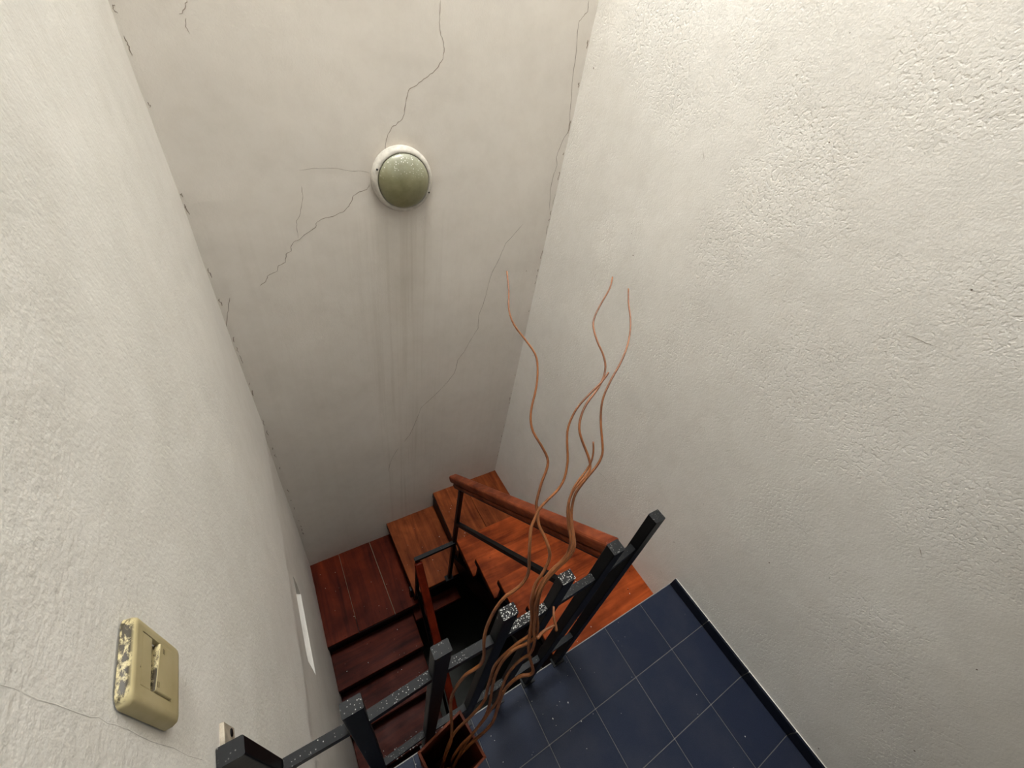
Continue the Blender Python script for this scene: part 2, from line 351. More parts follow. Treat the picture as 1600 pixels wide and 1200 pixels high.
def branch_mat():
    mt, nt, bs = new_mat('willow_bark')
    v = coords(nt, (1, 1, 1))
    a = noise_tex(nt, v, 22, 4, 0.6)
    r = ramp(nt, a, [(0.30, (0.100, 0.030, 0.008)), (0.55, (0.205, 0.066, 0.017)), (0.8, (0.29, 0.105, 0.030))])
    L(nt, r.outputs[0], bs.inputs['Base Color'])
    bs.inputs['Roughness'].default_value = 0.45
    L(nt, bump(nt, noise_tex(nt, v, 300, 3, 0.6), 0.2, 0.001), bs.inputs['Normal'])
    return mt
M['branch'] = branch_mat()

# ------------------------------------------------------------------ mesh helpers
def link(name, me, mat, parent=None, smooth=False):
    o = bpy.data.objects.new(name, me)
    COL.objects.link(o)
    if mat is not None and not me.materials:
        me.materials.append(mat)
    if parent is not None:
        o.parent = parent
    if smooth:
        for p in me.polygons:
            p.use_smooth = True
    return o

def tag(o, label=None, cat=None, group=None, kind=None):
    for k, v in (('label', label), ('category', cat), ('group', group), ('kind', kind)):
        if v:
            o[k] = v
    return o

def empty(name, loc=(0, 0, 0)):
    o = bpy.data.objects.new(name, None)
    COL.objects.link(o)
    o.location = loc
    o.empty_display_size = 0.05
    return o

def box_mesh(name, lo, hi, bevel=0.0, seg=2, mtx=None):
    bm = bmesh.new()
    bmesh.ops.create_cube(bm, size=1.0)
    lo, hi = Vector(lo), Vector(hi)
    c, s = (lo + hi) / 2, hi - lo
    for v in bm.verts:
        v.co = Vector((v.co.x * s.x, v.co.y * s.y, v.co.z * s.z)) + c
    if bevel:
        bmesh.ops.bevel(bm, geom=bm.edges[:], offset=bevel, segments=seg, affect='EDGES', profile=0.5)
    if mtx is not None:
        bm.transform(mtx)
    bmesh.ops.recalc_face_normals(bm, faces=bm.faces[:])
    me = bpy.data.meshes.new(name)
    bm.to_mesh(me)
    bm.free()
    return me

def box(name, lo, hi, mat, parent=None, bevel=0.0, seg=2):
    return link(name, box_mesh(name, lo, hi, bevel, seg), mat, parent)

def sweep(name, profile, p0, p1, mat, parent=None, upv=Vector((0, 0, 1)), bevel_ends=0.0):
    """extrude a closed (side, up) profile from p0 to p1"""
    p0, p1 = Vector(p0), Vector(p1)
    d = (p1 - p0).normalized()
    s = d.cross(upv).normalized()
    u = s.cross(d).normalized()
    stations = [(p0, 1.0), (p1, 1.0)]
    if bevel_ends:
        stations = [(p0, 0.78), (p0 + d * bevel_ends, 1.0), (p1 - d * bevel_ends, 1.0), (p1, 0.78)]
    vs_, fs = [], []
    n = len(profile)
    for q, k in stations:
        for a, b in profile:
            vs_.append(q + s * a * k + u * b * k)
    for i in range(len(stations) - 1):
        for j in range(n):
            k = (j + 1) % n
            fs.append((i * n + j, i * n + k, (i + 1) * n + k, (i + 1) * n + j))
    fs.append(tuple(range(n))[::-1])
    fs.append(tuple(range((len(stations) - 1) * n, len(stations) * n)))
    me = bpy.data.meshes.new(name)
    me.from_pydata([tuple(v) for v in vs_], [], fs)
    bm = bmesh.new(); bm.from_mesh(me); bmesh.ops.recalc_face_normals(bm, faces=bm.faces[:]); bm.to_mesh(me); bm.free()
    return link(name, me, mat, parent)

def rect(w, h, r=0.0):
    if not r:
        return [(-w / 2, -h / 2), (w / 2, -h / 2), (w / 2, h / 2), (-w / 2, h / 2)]
    pts = []
    for cx, cy, a0 in ((w / 2 - r, -h / 2 + r, -90), (w / 2 - r, h / 2 - r, 0), (-w / 2 + r, h / 2 - r, 90), (-w / 2 + r, -h / 2 + r, 180)):
        for k in range(4):
            a = math.radians(a0 + 30 * k)
            pts.append((cx + r * math.cos(a), cy + r * math.sin(a)))
    return pts

def prism(name, poly, z0, z1, mat, parent=None, bevel=0.003):
    """a board: polygon in plan, from z0 up to z1, edges eased"""
    bm = bmesh.new()
    vb = [bm.verts.new((x, y, z0)) for x, y in poly]
    vt = [bm.verts.new((x, y, z1)) for x, y in poly]
    n = len(poly)
    bm.faces.new(vb[::-1]); bm.faces.new(vt)
    for i in range(n):
        j = (i + 1) % n
        bm.faces.new((vb[i], vb[j], vt[j], vt[i]))
    if bevel:
        bmesh.ops.bevel(bm, geom=bm.edges[:], offset=bevel, segments=2, affect='EDGES', profile=0.5)
    bmesh.ops.recalc_face_normals(bm, faces=bm.faces[:])
    me = bpy.data.meshes.new(name)
    bm.to_mesh(me); bm.free()
    return link(name, me, mat, parent)

def catmull(P, sub=3):
    P = [Vector(p) for p in P]
    out = []
    for i in range(len(P) - 1):
        p0, p1, p2, p3 = P[max(i - 1, 0)], P[i], P[i + 1], P[min(i + 2, len(P) - 1)]
        for k in range(sub):
            t = k / sub
            out.append(0.5 * ((2 * p1) + (p2 - p0) * t + (2 * p0 - 5 * p1 + 4 * p2 - p3) * t * t + (3 * p1 - p0 - 3 * p2 + p3) * t ** 3))
    out.append(P[-1])
    return out

def tube(name, pts, rad, mat, parent=None, n=8):
    rings, faces = [], []
    prev = None
    for i, p in enumerate(pts):
        d = (pts[min(i + 1, len(pts) - 1)] - pts[max(i - 1, 0)]).normalized()
        if prev is None:
            s = d.orthogonal().normalized()
        else:
            s = (prev - d * prev.dot(d)).normalized()
        prev = s
        u = d.cross(s)
        r = rad(i / (len(pts) - 1))
        for k in range(n):
            a = 2 * math.pi * k / n
            rings.append(tuple(p + s * math.cos(a) * r + u * math.sin(a) * r))
    for i in range(len(pts) - 1):
        for k in range(n):
            j = (k + 1) % n
            faces.append((i * n + k, i * n + j, (i + 1) * n + j, (i + 1) * n + k))
    faces.append(tuple(range(n))[::-1])
    faces.append(tuple(range((len(pts) - 1) * n, len(pts) * n)))
    me = bpy.data.meshes.new(name)
    me.from_pydata(rings, [], faces)
    return link(name, me, mat, parent, smooth=True)

# ------------------------------------------------------------------ walls
def steps(lo, hi, d, extra=()):
    n = max(1, round((hi - lo) / d))
    xs = [lo + (hi - lo) * i / n for i in range(n + 1)]
    for e in extra:                       # snap the nearest grid line onto each wanted value
        k = min(range(len(xs)), key=lambda i: abs(xs[i] - e))
        xs[k] = e
    return sorted(xs)

def wall(name, us, zs, place, out, thick, mat, hole=None, niche=None, niche_depth=0.1, smooth=True):
    """grid wall with thickness; place(u, z) -> point on the inner face, out = outward unit vector"""
    V, F = [], []
    idx = {}
    def vid(key, p):
        if key not in idx:
            idx[key] = len(V); V.append(tuple(p))
        return idx[key]
    def inside(r, u0, u1, z0, z1):
        return r and r[0] - 1e-6 <= u0 and u1 <= r[1] + 1e-6 and r[2] - 1e-6 <= z0 and z1 <= r[3] + 1e-6
    out = Vector(out)
    for i in range(len(us) - 1):
        for j in range(len(zs) - 1):
            u0, u1, z0, z1 = us[i], us[i + 1], zs[j], zs[j + 1]
            cell = [(i, j), (i + 1, j), (i + 1, j + 1), (i, j + 1)]
            if not inside(hole, u0, u1, z0, z1) and not inside(niche, u0, u1, z0, z1):
                F.append([vid(('f',) + c, place(us[c[0]], zs[c[1]])) for c in cell])
    nsmooth = len(F)
    u0, u1, z0, z1 = us[0], us[-1], zs[0], zs[-1]
    def flat(u, z, d):
        q = place(u, z); return q + out * d
    def quad(pts):
        k = len(V); V.extend(tuple(p) for p in pts); F.append([k, k + 1, k + 2, k + 3])
    def ring(r, d):
        seq = [(r[0], r[2]), (r[1], r[2]), (r[1], r[3]), (r[0], r[3])]
        for a, b in zip(seq, seq[1:] + seq[:1]):
            quad([place(*a), place(*b), flat(*b, d), flat(*a, d)])
    ring((u0, u1, z0, z1), thick)
    if hole:
        ring(hole, thick)
        h = hole
        for a in ((u0, h[0], z0, z1), (h[1], u1, z0, z1), (h[0], h[1], z0, h[2]), (h[0], h[1], h[3], z1)):
            quad([flat(a[0], a[2], thick), flat(a[1], a[2], thick), flat(a[1], a[3], thick), flat(a[0], a[3], thick)])
    else:
        quad([flat(u0, z0, thick), flat(u1, z0, thick), flat(u1, z1, thick), flat(u0, z1, thick)])
    if niche:                               # recess with a sill that slopes up toward its back
        a = niche
        k = 0.125
        fr = [place(a[0], a[2]), place(a[1], a[2]), place(a[1], a[3]), place(a[0], a[3])]
        bk = [flat(a[0], a[2] + k, niche_depth), flat(a[1], a[2] + k, niche_depth), flat(a[1], a[3], niche_depth), flat(a[0], a[3], niche_depth)]
        for i in range(4):
            j = (i + 1) % 4
            quad([fr[i], fr[j], bk[j], bk[i]])
        quad(bk)
    me = bpy.data.meshes.new(name)
    me.from_pydata(V, [], F)
    for k, p in enumerate(me.polygons):
        p.use_smooth = smooth and k < nsmooth
    o = link(name, me, mat)
    o['kind'] = 'structure'
    return o

def wob(a, b, seed, amp=0.0022):
    return amp * noise.noise(Vector((a * 3.1 + seed, b * 3.1, seed))) + amp * 0.45 * noise.noise(Vector((a * 13 + seed, b * 13, seed)))

ZB = -3.0
def place_back(x, z):
    return Vector((x, B + wob(x, z, 3.0), z))
def place_right(y, z):
    return Vector((wob(y, z, 11.0) if z > 0.08 else wob(y, z, 11.0) * 0.3, y, z))
def place_left(y, z):
    zl = 0.33 - 0.20 * min(1, max(0, (y + 0.1) / 0.9)) + 0.015 * noise.noise(Vector((y * 5, 1.3, 0)))
    t = zl - z
    dx = 0.0
    if t > 0:
        dx = -0.006 * min(1, t / 0.10) - 0.0095 * t
    else:
        dx = 0.004 * max(0, 1 + t / 0.25)
    return Vector((-W + dx + wob(y, z, 23.0), y, z))

T = 0.16
wall_back = wall('wall_back', steps(-W - 0.04, 0.006, 0.03, (ADD_WIN1[0], ADD_WIN1[1])), steps(ZB, CEIL, 0.035, (ADD_WIN1[2], ADD_WIN1[3])),
                 place_back, (0, 1, 0), T, M['wall_back'], hole=ADD_WIN1)
tag(wall_back, 'cracked beige plaster wall at the back of the stairwell, carrying the lamp', 'wall')
wall_right = wall('wall_right', steps(YF, B + 0.006, 0.04), steps(ZB, CEIL, 0.04), place_right, (1, 0, 0), T, M['wall_right'])
tag(wall_right, 'bright rough white plaster wall above the blue tiled landing', 'wall')
NICHE = (0.42, 0.75, -0.235, -0.05)
wall_left = wall('wall_left', steps(YF, B + 0.006, 0.03, (NICHE[0], NICHE[1])), steps(ZB, CEIL, 0.03, (NICHE[2], NICHE[3])),
                 place_left, (-1, 0, 0), 0.2, M['wall_left'], niche=NICHE, niche_depth=0.09)
tag(wall_left, 'white plaster wall with the light switch and a small slot niche', 'wall')
wall_front = wall('wall_front', [-W - 0.03, ADD_WIN2[0], ADD_WIN2[1], 0.0], [-0.2, ADD_WIN2[2], ADD_WIN2[3], CEIL],
                  lambda x, z: Vector((x, YF, z)), (0, -1, 0), T, M['wall_plain'], hole=ADD_WIN2, smooth=False)
tag(wall_front, 'white plaster wall behind the landing with an added window opening', 'wall')
ceiling = empty('ceiling', (0, 0, CEIL))
tag(ceiling, 'white ceiling over the stairwell with a skylight opening', 'ceiling', kind='structure')
def cpart(name, lo, hi):
    o = box(name, lo, hi, M['ceiling'], ceiling)
    o.matrix_parent_inverse = Matrix.Translation(-ceiling.location)
x0, x1, y0, y1 = SKY
cpart('panel', (-W - 0.2, 0.0, CEIL), (x0, B + T, CEIL + 0.12))
cpart('panel', (x1, 0.0, CEIL), (T, B + T, CEIL + 0.12))
cpart('panel', (x0, 0.0, CEIL), (x1, y0, CEIL + 0.12))
cpart('panel', (x0, y1, CEIL), (x1, B + T, CEIL + 0.12))
cpart('landing_panel', (-W - 0.2, YF - T, CEIL2), (T, 0.0, CEIL2 + 0.12))
cpart('shaft_side', (-W - 0.2, -0.12, CEIL2 + 0.12), (T, 0.0, CEIL + 0.12))

def window(name, lo, hi, axis_y, label):
    w = empty(name, ((lo[0] + hi[0]) / 2, axis_y, lo[1]))
    w['kind'] = 'structure'; tag(w, label, 'window')
    x0, x1 = lo[0] - w.location.x, hi[0] - w.location.x
    z0, z1 = 0.0, hi[1] - lo[1]
    f = 0.04
    for q in (((x0, -0.025, z0), (x0 + f, 0.025, z1)), ((x1 - f, -0.025, z0), (x1, 0.025, z1)),
              ((x0 + f, -0.025, z0), (x1 - f, 0.025, z0 + f)), ((x0 + f, -0.025, z1 - f), (x1 - f, 0.025, z1)),
              ((-0.015, -0.02, z0 + f), (0.015, 0.02, z1 - f))):
        box('window_frame', *q, M['window'], w, 0.003)
    return w
window('added_window_1', (ADD_WIN1[0], ADD_WIN1[2]), (ADD_WIN1[1], ADD_WIN1[3]), B + 0.11, 'unseen high window added in the back wall to light the right corner')
window('added_window_2', (ADD_WIN2[0], ADD_WIN2[2]), (ADD_WIN2[1], ADD_WIN2[3]), YF - 0.11, 'unseen window added behind the landing as a second light')

def ribbon(name, pts, width, mat, parent, to3d):
    """a hairline crack: a thin sliver lying in the plaster face"""
    fine = []
    rnd = random.Random(len(pts) * 7 + int(pts[0][0] * 1000))
    for (a, b), (c, d) in zip(pts, pts[1:]):
        for k in range(3):
            t = k / 3
            j = 0.0016 if k else 0
            fine.append((a + (c - a) * t + rnd.uniform(-j, j), b + (d - b) * t + rnd.uniform(-j, j)))
    fine.append(pts[-1])
    V, F = [], []
    n = len(fine)
    for i, (a, b) in enumerate(fine):
        a0, b0 = fine[max(i - 1, 0)]; a1, b1 = fine[min(i + 1, n - 1)]
        dx, dy = a1 - a0, b1 - b0
        l = math.hypot(dx, dy) or 1
        w = width * rnd.uniform(0.5, 1.1) * (0.3 if i in (0, n - 1) else 1) / 2
        for s, dep in ((-1, 0.0), (1, 0.0), (0, 0.0001)):
            V.append(tuple(to3d(a - s * dy / l * w, b + s * dx / l * w, dep)))
    for i in range(n - 1):
        k = i * 3
        F.append((k, k + 3, k + 5, k + 2)); F.append((k + 2, k + 5, k + 4, k + 1))
    me = bpy.data.meshes.new(name)
    me.from_pydata(V, [], F)
    return link(name, me, mat, parent)

for i, c in enumerate(CRACKS):
    wd = [0.0024, 0.0024, 0.0024, 0.0022, 0.0022, 0.0015, 0.0026, 0.0013, 0.0018, 0.0018][i]
    ribbon('crack', c, wd, M['crack'], wall_back, lambda x, z, d: place_back(x, z) + Vector((0, -0.0005 - d, 0)))
for c in SCR:
    ribbon('scratch', c, 0.0013, M['crack'], wall_right, lambda y, z, d: place_right(y, z) + Vector((-0.0005 - d, 0, 0)))

# crumbled plaster along the two back corners, and a seam below the switch
rnd = random.Random(9)
for xc, sgn in ((-W + 0.004, 1), (-0.004, -1)):
    z = -0.9
    while z < 1.8:
        ln = rnd.uniform(0.008, 0.05)
        if rnd.random() < 0.62:
            n = 3
            pts = [(xc + sgn * rnd.uniform(0.0, 0.006), z + ln * i / n) for i in range(n + 1)]
            ribbon('chip', pts, rnd.uniform(0.002, 0.005), M['chip'], wall_back, lambda x, z, d: place_back(x, z) + Vector((0, -0.0005 - d, 0)))
        z += ln + rnd.uniform(0.01, 0.07)
ribbon('seam', SEAM, 0.0014, M['seam'], wall_left, lambda y, z, d: place_left(y, z) + Vector((0.0001 + d, 0, 0)))

# ------------------------------------------------------------------ landing
floor = empty('floor', (0, 0, 0))
tag(floor, 'landing floor of square dark blue tiles', 'floor', kind='structure')
box('slab', (-W - 0.02, YF, -0.13), (0.004, -0.012, -0.012), M['concrete'], floor)
box('grout_bed', (-W - 0.02, YF, -0.012), (0.004, -0.003, -0.0022), M['grout'], floor)
G = 0.0022
xcuts = [-0.010, -0.198]
while xcuts[-1] - 0.2 > -W:
    xcuts.append(xcuts[-1] - 0.2)
xcuts.append(-W - 0.004)
ycuts = [0.0, -0.189]
while ycuts[-1] - 0.2 > YF:
    ycuts.append(ycuts[-1] - 0.2)
ycuts.append(YF)
cache = {}
rnd = random.Random(5)
for a, b in zip(xcuts, xcuts[1:]):
    for c, d in zip(ycuts, ycuts[1:]):
        w, h = round(a - b - G, 4), round(c - d - G, 4)
        if w < 0.01 or h < 0.01:
            continue
        if (w, h) not in cache:
            cache[(w, h)] = box_mesh('tile', (-w / 2, -h / 2, -0.010), (w / 2, h / 2, 0.0), 0.0012, 1)
        o = link('tile', cache[(w, h)], M['tile'], floor)
        o.location = ((a + b) / 2, (c + d) / 2, rnd.uniform(-0.0006, 0.0004))
trim = box('trim_1', (-W, -0.0015, -0.050), (0.0, 0.0015, 0.0003), M['nosing'], None, 0.0004)
tag(trim, 'thin pale nosing strip along the edge of the tiled landing', 'trim', kind='structure')

base = empty('baseboard_right', (0, 0, 0))
tag(base, 'narrow navy tile skirting along the foot of the right wall', 'baseboard', kind='structure')
box('mortar_lip', (-0.0050, YF, 0.0), (0.0, -0.001, 0.0512), M['wall_plain'], base, 0.002)
cache = {}
for c, d in zip(ycuts, ycuts[1:]):
    h = round(c - d - 0.003, 4)
    if h not in cache:
        cache[h] = box_mesh('skirting_tile', (-0.005, -h / 2, 0.0015), (0.005, h / 2, 0.052), 0.0012, 1)
    o = link('tile', cache[h], M['base_tile'], base)
    o.location = (-0.0078 + rnd.uniform(-0.0006, 0.0006), (c + d) / 2, 0)

# ------------------------------------------------------------------ staircase
stair = empty('staircase', (-0.7, 0.7, -2.6))
tag(stair, 'dark red wooden staircase winding down around the dark stairwell', 'staircase')
def child_at(o):
    o.matrix_parent_inverse = Matrix.Translation(-stair.location)
    return o
TH = 0.036
def tray(poly, z):
    return child_at(prism('tread_frame', poly, z - 0.050, z - 0.0135, M['metal_clean'], stair, 0.001))
def tread(poly, z, mat, boards=None, nose=0.003, outline=None):
    tray(outline or poly, z)
    if boards is None:
        return child_at(prism('tread', poly, z - 0.014, z, mat, stair, nose))
    root = child_at(prism('tread', boards[0], z - 0.014, z, mat, stair, nose))
    for b in boards[1:]:
        prism('board', b, z - 0.014, z - 0.0005, mat, root, nose)
    return root
def riser(lo, hi):
    return child_at(box('riser', lo, hi, M['metal_clean'], stair))
XI = -0.582     # inner end of the right flight
ZT = [-0.17, -0.37, -0.57, -0.77]
YT = [0.250, 0.468, 0.690, 0.925]
yprev = -0.10
for z, y in zip(ZT, YT):
    tread([(XI, max(yprev - 0.02, -0.1)), (0.003, max(yprev - 0.02, -0.1)), (0.003, y), (XI, y)], z, M['wood_x'])
    riser((XI + 0.012, y - 0.035, z - 0.20), (0.0, y - 0.022, z - 0.049))
    yprev = y
Z1, Z2, Z3 = -0.975, -1.155, -1.325
tread(None, Z1, M['wood_y'], [[(-0.548, 0.90), (-0.292, 0.90), (-0.292, B + 0.003), (-0.535, B + 0.003)],
                              [(-0.290, 0.90), (0.003, 0.90), (0.003, B + 0.003), (-0.290, B + 0.003)]],
      outline=[(-0.550, 0.90), (0.003, 0.90), (0.003, B + 0.003), (-0.537, B + 0.003)])
riser((-0.530, 0.90, Z2), (-0.517, B, Z1 - 0.049))
tread([(-0.878, 0.862), (-0.50, 0.862), (-0.50, B + 0.003), (-0.895, B + 0.003)], Z2, M['wood_y'])
riser((-0.872, 0.885, Z3), (-0.858, B, Z2 - 0.049))
riser((-0.860, 0.885, Z2 - 0.10), (-0.560, 0.898, Z2 - 0.049))
XL = -W - 0.022
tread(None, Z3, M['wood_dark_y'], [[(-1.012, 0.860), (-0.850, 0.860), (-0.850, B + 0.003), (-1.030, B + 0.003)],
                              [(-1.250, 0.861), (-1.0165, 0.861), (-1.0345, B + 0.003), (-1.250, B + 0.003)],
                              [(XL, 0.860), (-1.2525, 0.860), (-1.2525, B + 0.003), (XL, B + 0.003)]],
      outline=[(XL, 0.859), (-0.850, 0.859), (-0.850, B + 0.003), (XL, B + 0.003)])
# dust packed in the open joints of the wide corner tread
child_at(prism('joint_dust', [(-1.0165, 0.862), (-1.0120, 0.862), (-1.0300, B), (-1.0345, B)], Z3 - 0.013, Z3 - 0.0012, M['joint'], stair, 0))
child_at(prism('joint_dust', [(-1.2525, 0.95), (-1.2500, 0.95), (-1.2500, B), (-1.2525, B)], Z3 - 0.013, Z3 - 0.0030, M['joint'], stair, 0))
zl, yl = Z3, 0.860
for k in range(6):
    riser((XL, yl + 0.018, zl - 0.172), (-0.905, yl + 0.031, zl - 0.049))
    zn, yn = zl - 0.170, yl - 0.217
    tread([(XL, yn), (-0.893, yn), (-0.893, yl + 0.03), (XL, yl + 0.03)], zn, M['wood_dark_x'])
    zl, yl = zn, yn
# wooden cross board and black carriage beams under the treads
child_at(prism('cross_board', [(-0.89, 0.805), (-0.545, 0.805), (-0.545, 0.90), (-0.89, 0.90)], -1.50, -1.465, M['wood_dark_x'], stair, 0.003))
def beam(p0, p1, w, h):
    return child_at(sweep('stringer', rect(w, h), p0, p1, M['metal_clean'], stair))
beam((XI + 0.035, 0.0, -0.30), (XI + 0.035, 0.93, -1.17), 0.03, 0.14)
beam((-0.925, 0.90, -1.62), (-0.925, -0.43, -2.66), 0.03, 0.10)
beam((XL + 0.03, 0.90, -1.62), (XL + 0.03, -0.43, -2.66), 0.03, 0.10)
beam((-0.89, 0.93, -1.27), (-0.02, 0.93, -1.27), 0.03, 0.12)

lower = box('floor_lower', (-W - 0.2, YF, ZB), (T, B + T, -2.62), M['shaded_floor'])
tag(lower, 'floor of the storey below at the bottom of the stairwell, darkened for shade', 'floor', kind='structure')
under = box('wall_under_landing', (-W - 0.02, -1.30, -2.62), (0.0, -1.20, -0.13), M['wall_plain'])
tag(under, 'plaster wall below the landing at the foot of the stairs', 'wall', kind='structure')

# ------------------------------------------------------------------ landing railing
rail = empty('landing_railing', (-1.03, 0.0, 0.0))
tag(rail, 'black metal railing of bare square posts along the edge of the landing', 'railing')
def rp(o):
    o.matrix_parent_inverse = Matrix.Translation(-rail.location)
    return o
POSTS = [(-0.642, 0.020, 1.000, 'metal'), (-0.775, 0.006, 1.000, 'metal'), (-0.903, 0.002, 1.002, 'metal_dusty'),
         (-1.028, 0.000, 1.000, 'metal_dusty'), (-1.150, 0.001, 0.998, 'metal'), (-1.288, -0.005, 0.992, 'metal'),
         (-1.4095, -0.004, 1.085, 'metal')]
for k, (x, y, z, mt) in enumerate(POSTS):
    w = 0.030 if k < 6 else 0.027
    yb = min(y, 0.002)
    p = rp(sweep('post', rect(w, 0.025 if k < 2 else 0.020, 0.002), (x, yb, 0.0), (x, y, z), M[mt], rail, upv=Vector((0, 1, 0))))
    if k < 6:
        box('foot_plate', (x - 0.022, yb - 0.020, 0.0), (x + 0.026, yb + 0.010, 0.006), M['metal_clean'], p, 0.001)
def span(z, w, h, mats):
    for (a, b), mt in zip(zip(POSTS, POSTS[1:]), mats):
        x0, x1 = a[0] - 0.0149, b[0] + 0.0149
        t = z - h / 2
        ya, yb = (min(q[1], 0.002) + (q[1] - min(q[1], 0.002)) * t for q in (a, b))
        rp(sweep('rail', rect(w, h), (x0, ya, t), (x1, yb, t), M[mt], rail))
span(0.880, 0.016, 0.022, ['metal_clean', 'metal', 'metal_dusty', 'metal', 'metal', 'metal'])
span(0.290, 0.016, 0.022, ['metal_clean', 'metal_clean', 'metal', 'metal', 'metal', 'metal'])
# lug that fixes the railing to the left wall
bk = rp(box('wall_bracket', (-W - 0.004, 0.004, 1.022), (-W + 0.005, 0.034, 1.066), plain('bracket_paint', (0.42, 0.36, 0.28), 0.7, 0.3, 60, 0.5, 0.3), rail, 0.001))
me = bpy.data.meshes.new('bolt_hole')
bm = bmesh.new(); bmesh.ops.create_cone(bm, segments=14, radius1=0.0045, radius2=0.0045, depth=0.002, cap_ends=True)
bm.transform(Matrix.Translation((-W + 0.0052, 0.026, 1.038)) @ Matrix.Rotation(math.pi / 2, 4, 'Y')); bm.to_mesh(me); bm.free()
link('bolt_hole', me, M['metal_clean'], bk)

# ------------------------------------------------------------------ stair railing
sr = empty('stair_railing', (-0.63, 0.865, -1.155))
tag(sr, 'stair railing with polished reddish wooden handrail sloping down beside the treads', 'railing')
def sp_(o):
    o.matrix_parent_inverse = Matrix.Translation(-sr.location)
    return o
XR = -0.632
hand = [(-0.019, -0.020), (0.019, -0.020), (0.0225, -0.014), (0.0235, -0.004), (0.0235, 0.007), (0.0222, 0.0120), (0.0190, 0.0155), (0.0140, 0.0172),
        (-0.0140, 0.0172), (-0.0190, 0.0155), (-0.0222, 0.0120), (-0.0235, 0.007), (-0.0235, -0.004), (-0.0225, -0.014)]
H0, H1 = Vector((XR, 0.062, 0.775)), Vector((XR, 0.965, -0.110))
hr = sp_(sweep('handrail', hand, H0, H1, M['rail_wood'], sr, bevel_ends=0.006))
un = (H1 - H0).normalized()
nrm = Vector((0, -un.z, un.y)); nrm = nrm if nrm.z > 0 else -nrm
sweep('moulding', rect(0.038, 0.018, 0.004), H0 - nrm * 0.034, H1 - nrm * 0.034 - un * 0.03, M['rail_wood'], hr)
sp_(sweep('flat_bar', rect(0.026, 0.006), H0 - nrm * 0.0475, H1 - nrm * 0.0475 - un * 0.02, M['metal_clean'], sr))
sp_(box('post', (XR - 0.011, 0.854, Z2), (XR + 0.011, 0.876, -0.085), M['metal_clean'], sr, 0.0015))
sp_(box('foot_plate', (XR - 0.03, 0.845, Z2), (XR + 0.025, 0.885, Z2 + 0.006), M['metal_clean'], sr, 0.001))
sp_(box('post', (XR - 0.024, 0.034, -0.17), (XR + 0.014, 0.064, 0.745), M['metal_clean'], sr, 0.0015))
sp_(sweep('middle_bar', rect(0.020, 0.020), (XR, 0.060, 0.465), (XR, 0.862, -0.420), M['metal_clean'], sr))
XH = -0.866
sp_(sweep('short_bar', rect(0.022, 0.022), (XR, 0.858, -0.640), (XH - 0.018, 0.858, -0.640), M['metal_clean'], sr))
A0, A1 = Vector((XH, 0.845, -0.665)), Vector((XH, -0.02, -1.665))
h2 = sp_(sweep('handrail', hand, A0, A1, M['rail_wood_red'], sr, bevel_ends=0.004))
u2 = (A1 - A0).normalized(); n2 = Vector((0, -u2.z, u2.y)); n2 = n2 if n2.z > 0 else -n2
sp_(sweep('flat_bar', rect(0.012, 0.045), A0 - n2 * 0.043, A1 - n2 * 0.043, M['metal_clean'], sr))
sp_(sweep('middle_bar', rect(0.018, 0.018), (XH, 0.85, -1.05), (XH, -0.02, -2.05), M['metal_clean'], sr))
sp_(box('post', (XH - 0.011, 0.846, Z2), (XH + 0.011, 0.868, -0.640), M['metal_clean'], sr, 0.0015))

# ------------------------------------------------------------------ wall lamp
def lathe(name, prof, mat, parent, n=64, smooth=True, close=False):
    """prof: (radius, distance out from the wall); axis along -y"""
    V, F = [], []
    for r, d in prof:
        for k in range(n):
            a = 2 * math.pi * k / n
            V.append((r * math.cos(a), -d, r * math.sin(a)))
    for i in range(len(prof) - 1):
        for k in range(n):
            j = (k + 1) % n
            F.append((i * n + k, i * n + j, (i + 1) * n + j, (i + 1) * n + k))
    if close:
        F.append(tuple(range((len(prof) - 1) * n, len(prof) * n)))
    me = bpy.data.meshes.new(name)
    me.from_pydata(V, [], F)
    bm = bmesh.new(); bm.from_mesh(me); bmesh.ops.recalc_face_normals(bm, faces=bm.faces[:]); bm.to_mesh(me); bm.free()
    return link(name, me, mat, parent, smooth)

def lamp_glass():
    mt, nt, bs = new_mat('lamp_glass_olive')
    v = coords(nt)
    n = noise_tex(nt, v, 16, 4, 0.6)
    r = ramp(nt, n, [(0.3, (0.17, 0.155, 0.072)), (0.7, (0.26, 0.25, 0.145))])
    sp = nt.nodes.new('ShaderNodeSeparateXYZ')
    tc = nt.nodes.new('ShaderNodeTexCoord')
    L(nt, tc.outputs['Object'], sp.inputs[0])
    up_ = N(nt, 'ShaderNodeMapRange'); L(nt, sp.outputs[2], up_.inputs[0])
    for k, q in zip((1, 2, 3, 4), (0.010, 0.085, 0.0, 1.0)):
        up_.inputs[k].default_value = q
    film = N(nt, 'ShaderNodeMath', operation='MULTIPLY'); L(nt, up_.outputs[0], film.inputs[0])
    L(nt, noise_tex(nt, v, 70, 5, 0.75), film.inputs[1])
    c = mix(nt, film.outputs[0], r.outputs[0], (0.42, 0.43, 0.36))
    dsp = N(nt, 'ShaderNodeMath', operation='MULTIPLY'); L(nt, up_.outputs[0], dsp.inputs[0]); L(nt, specks(nt, v, 150, 0.30, 0.35), dsp.inputs[1])
    c = mix(nt, dsp.outputs[0], c, (0.85, 0.83, 0.76))
    L(nt, c, bs.inputs['Base Color'])
    bs.inputs['Roughness'].default_value = 0.32
    bs.inputs['Coat Weight'].default_value = 0.3
    bs.inputs['Coat Roughness'].default_value = 0.2
    return mt

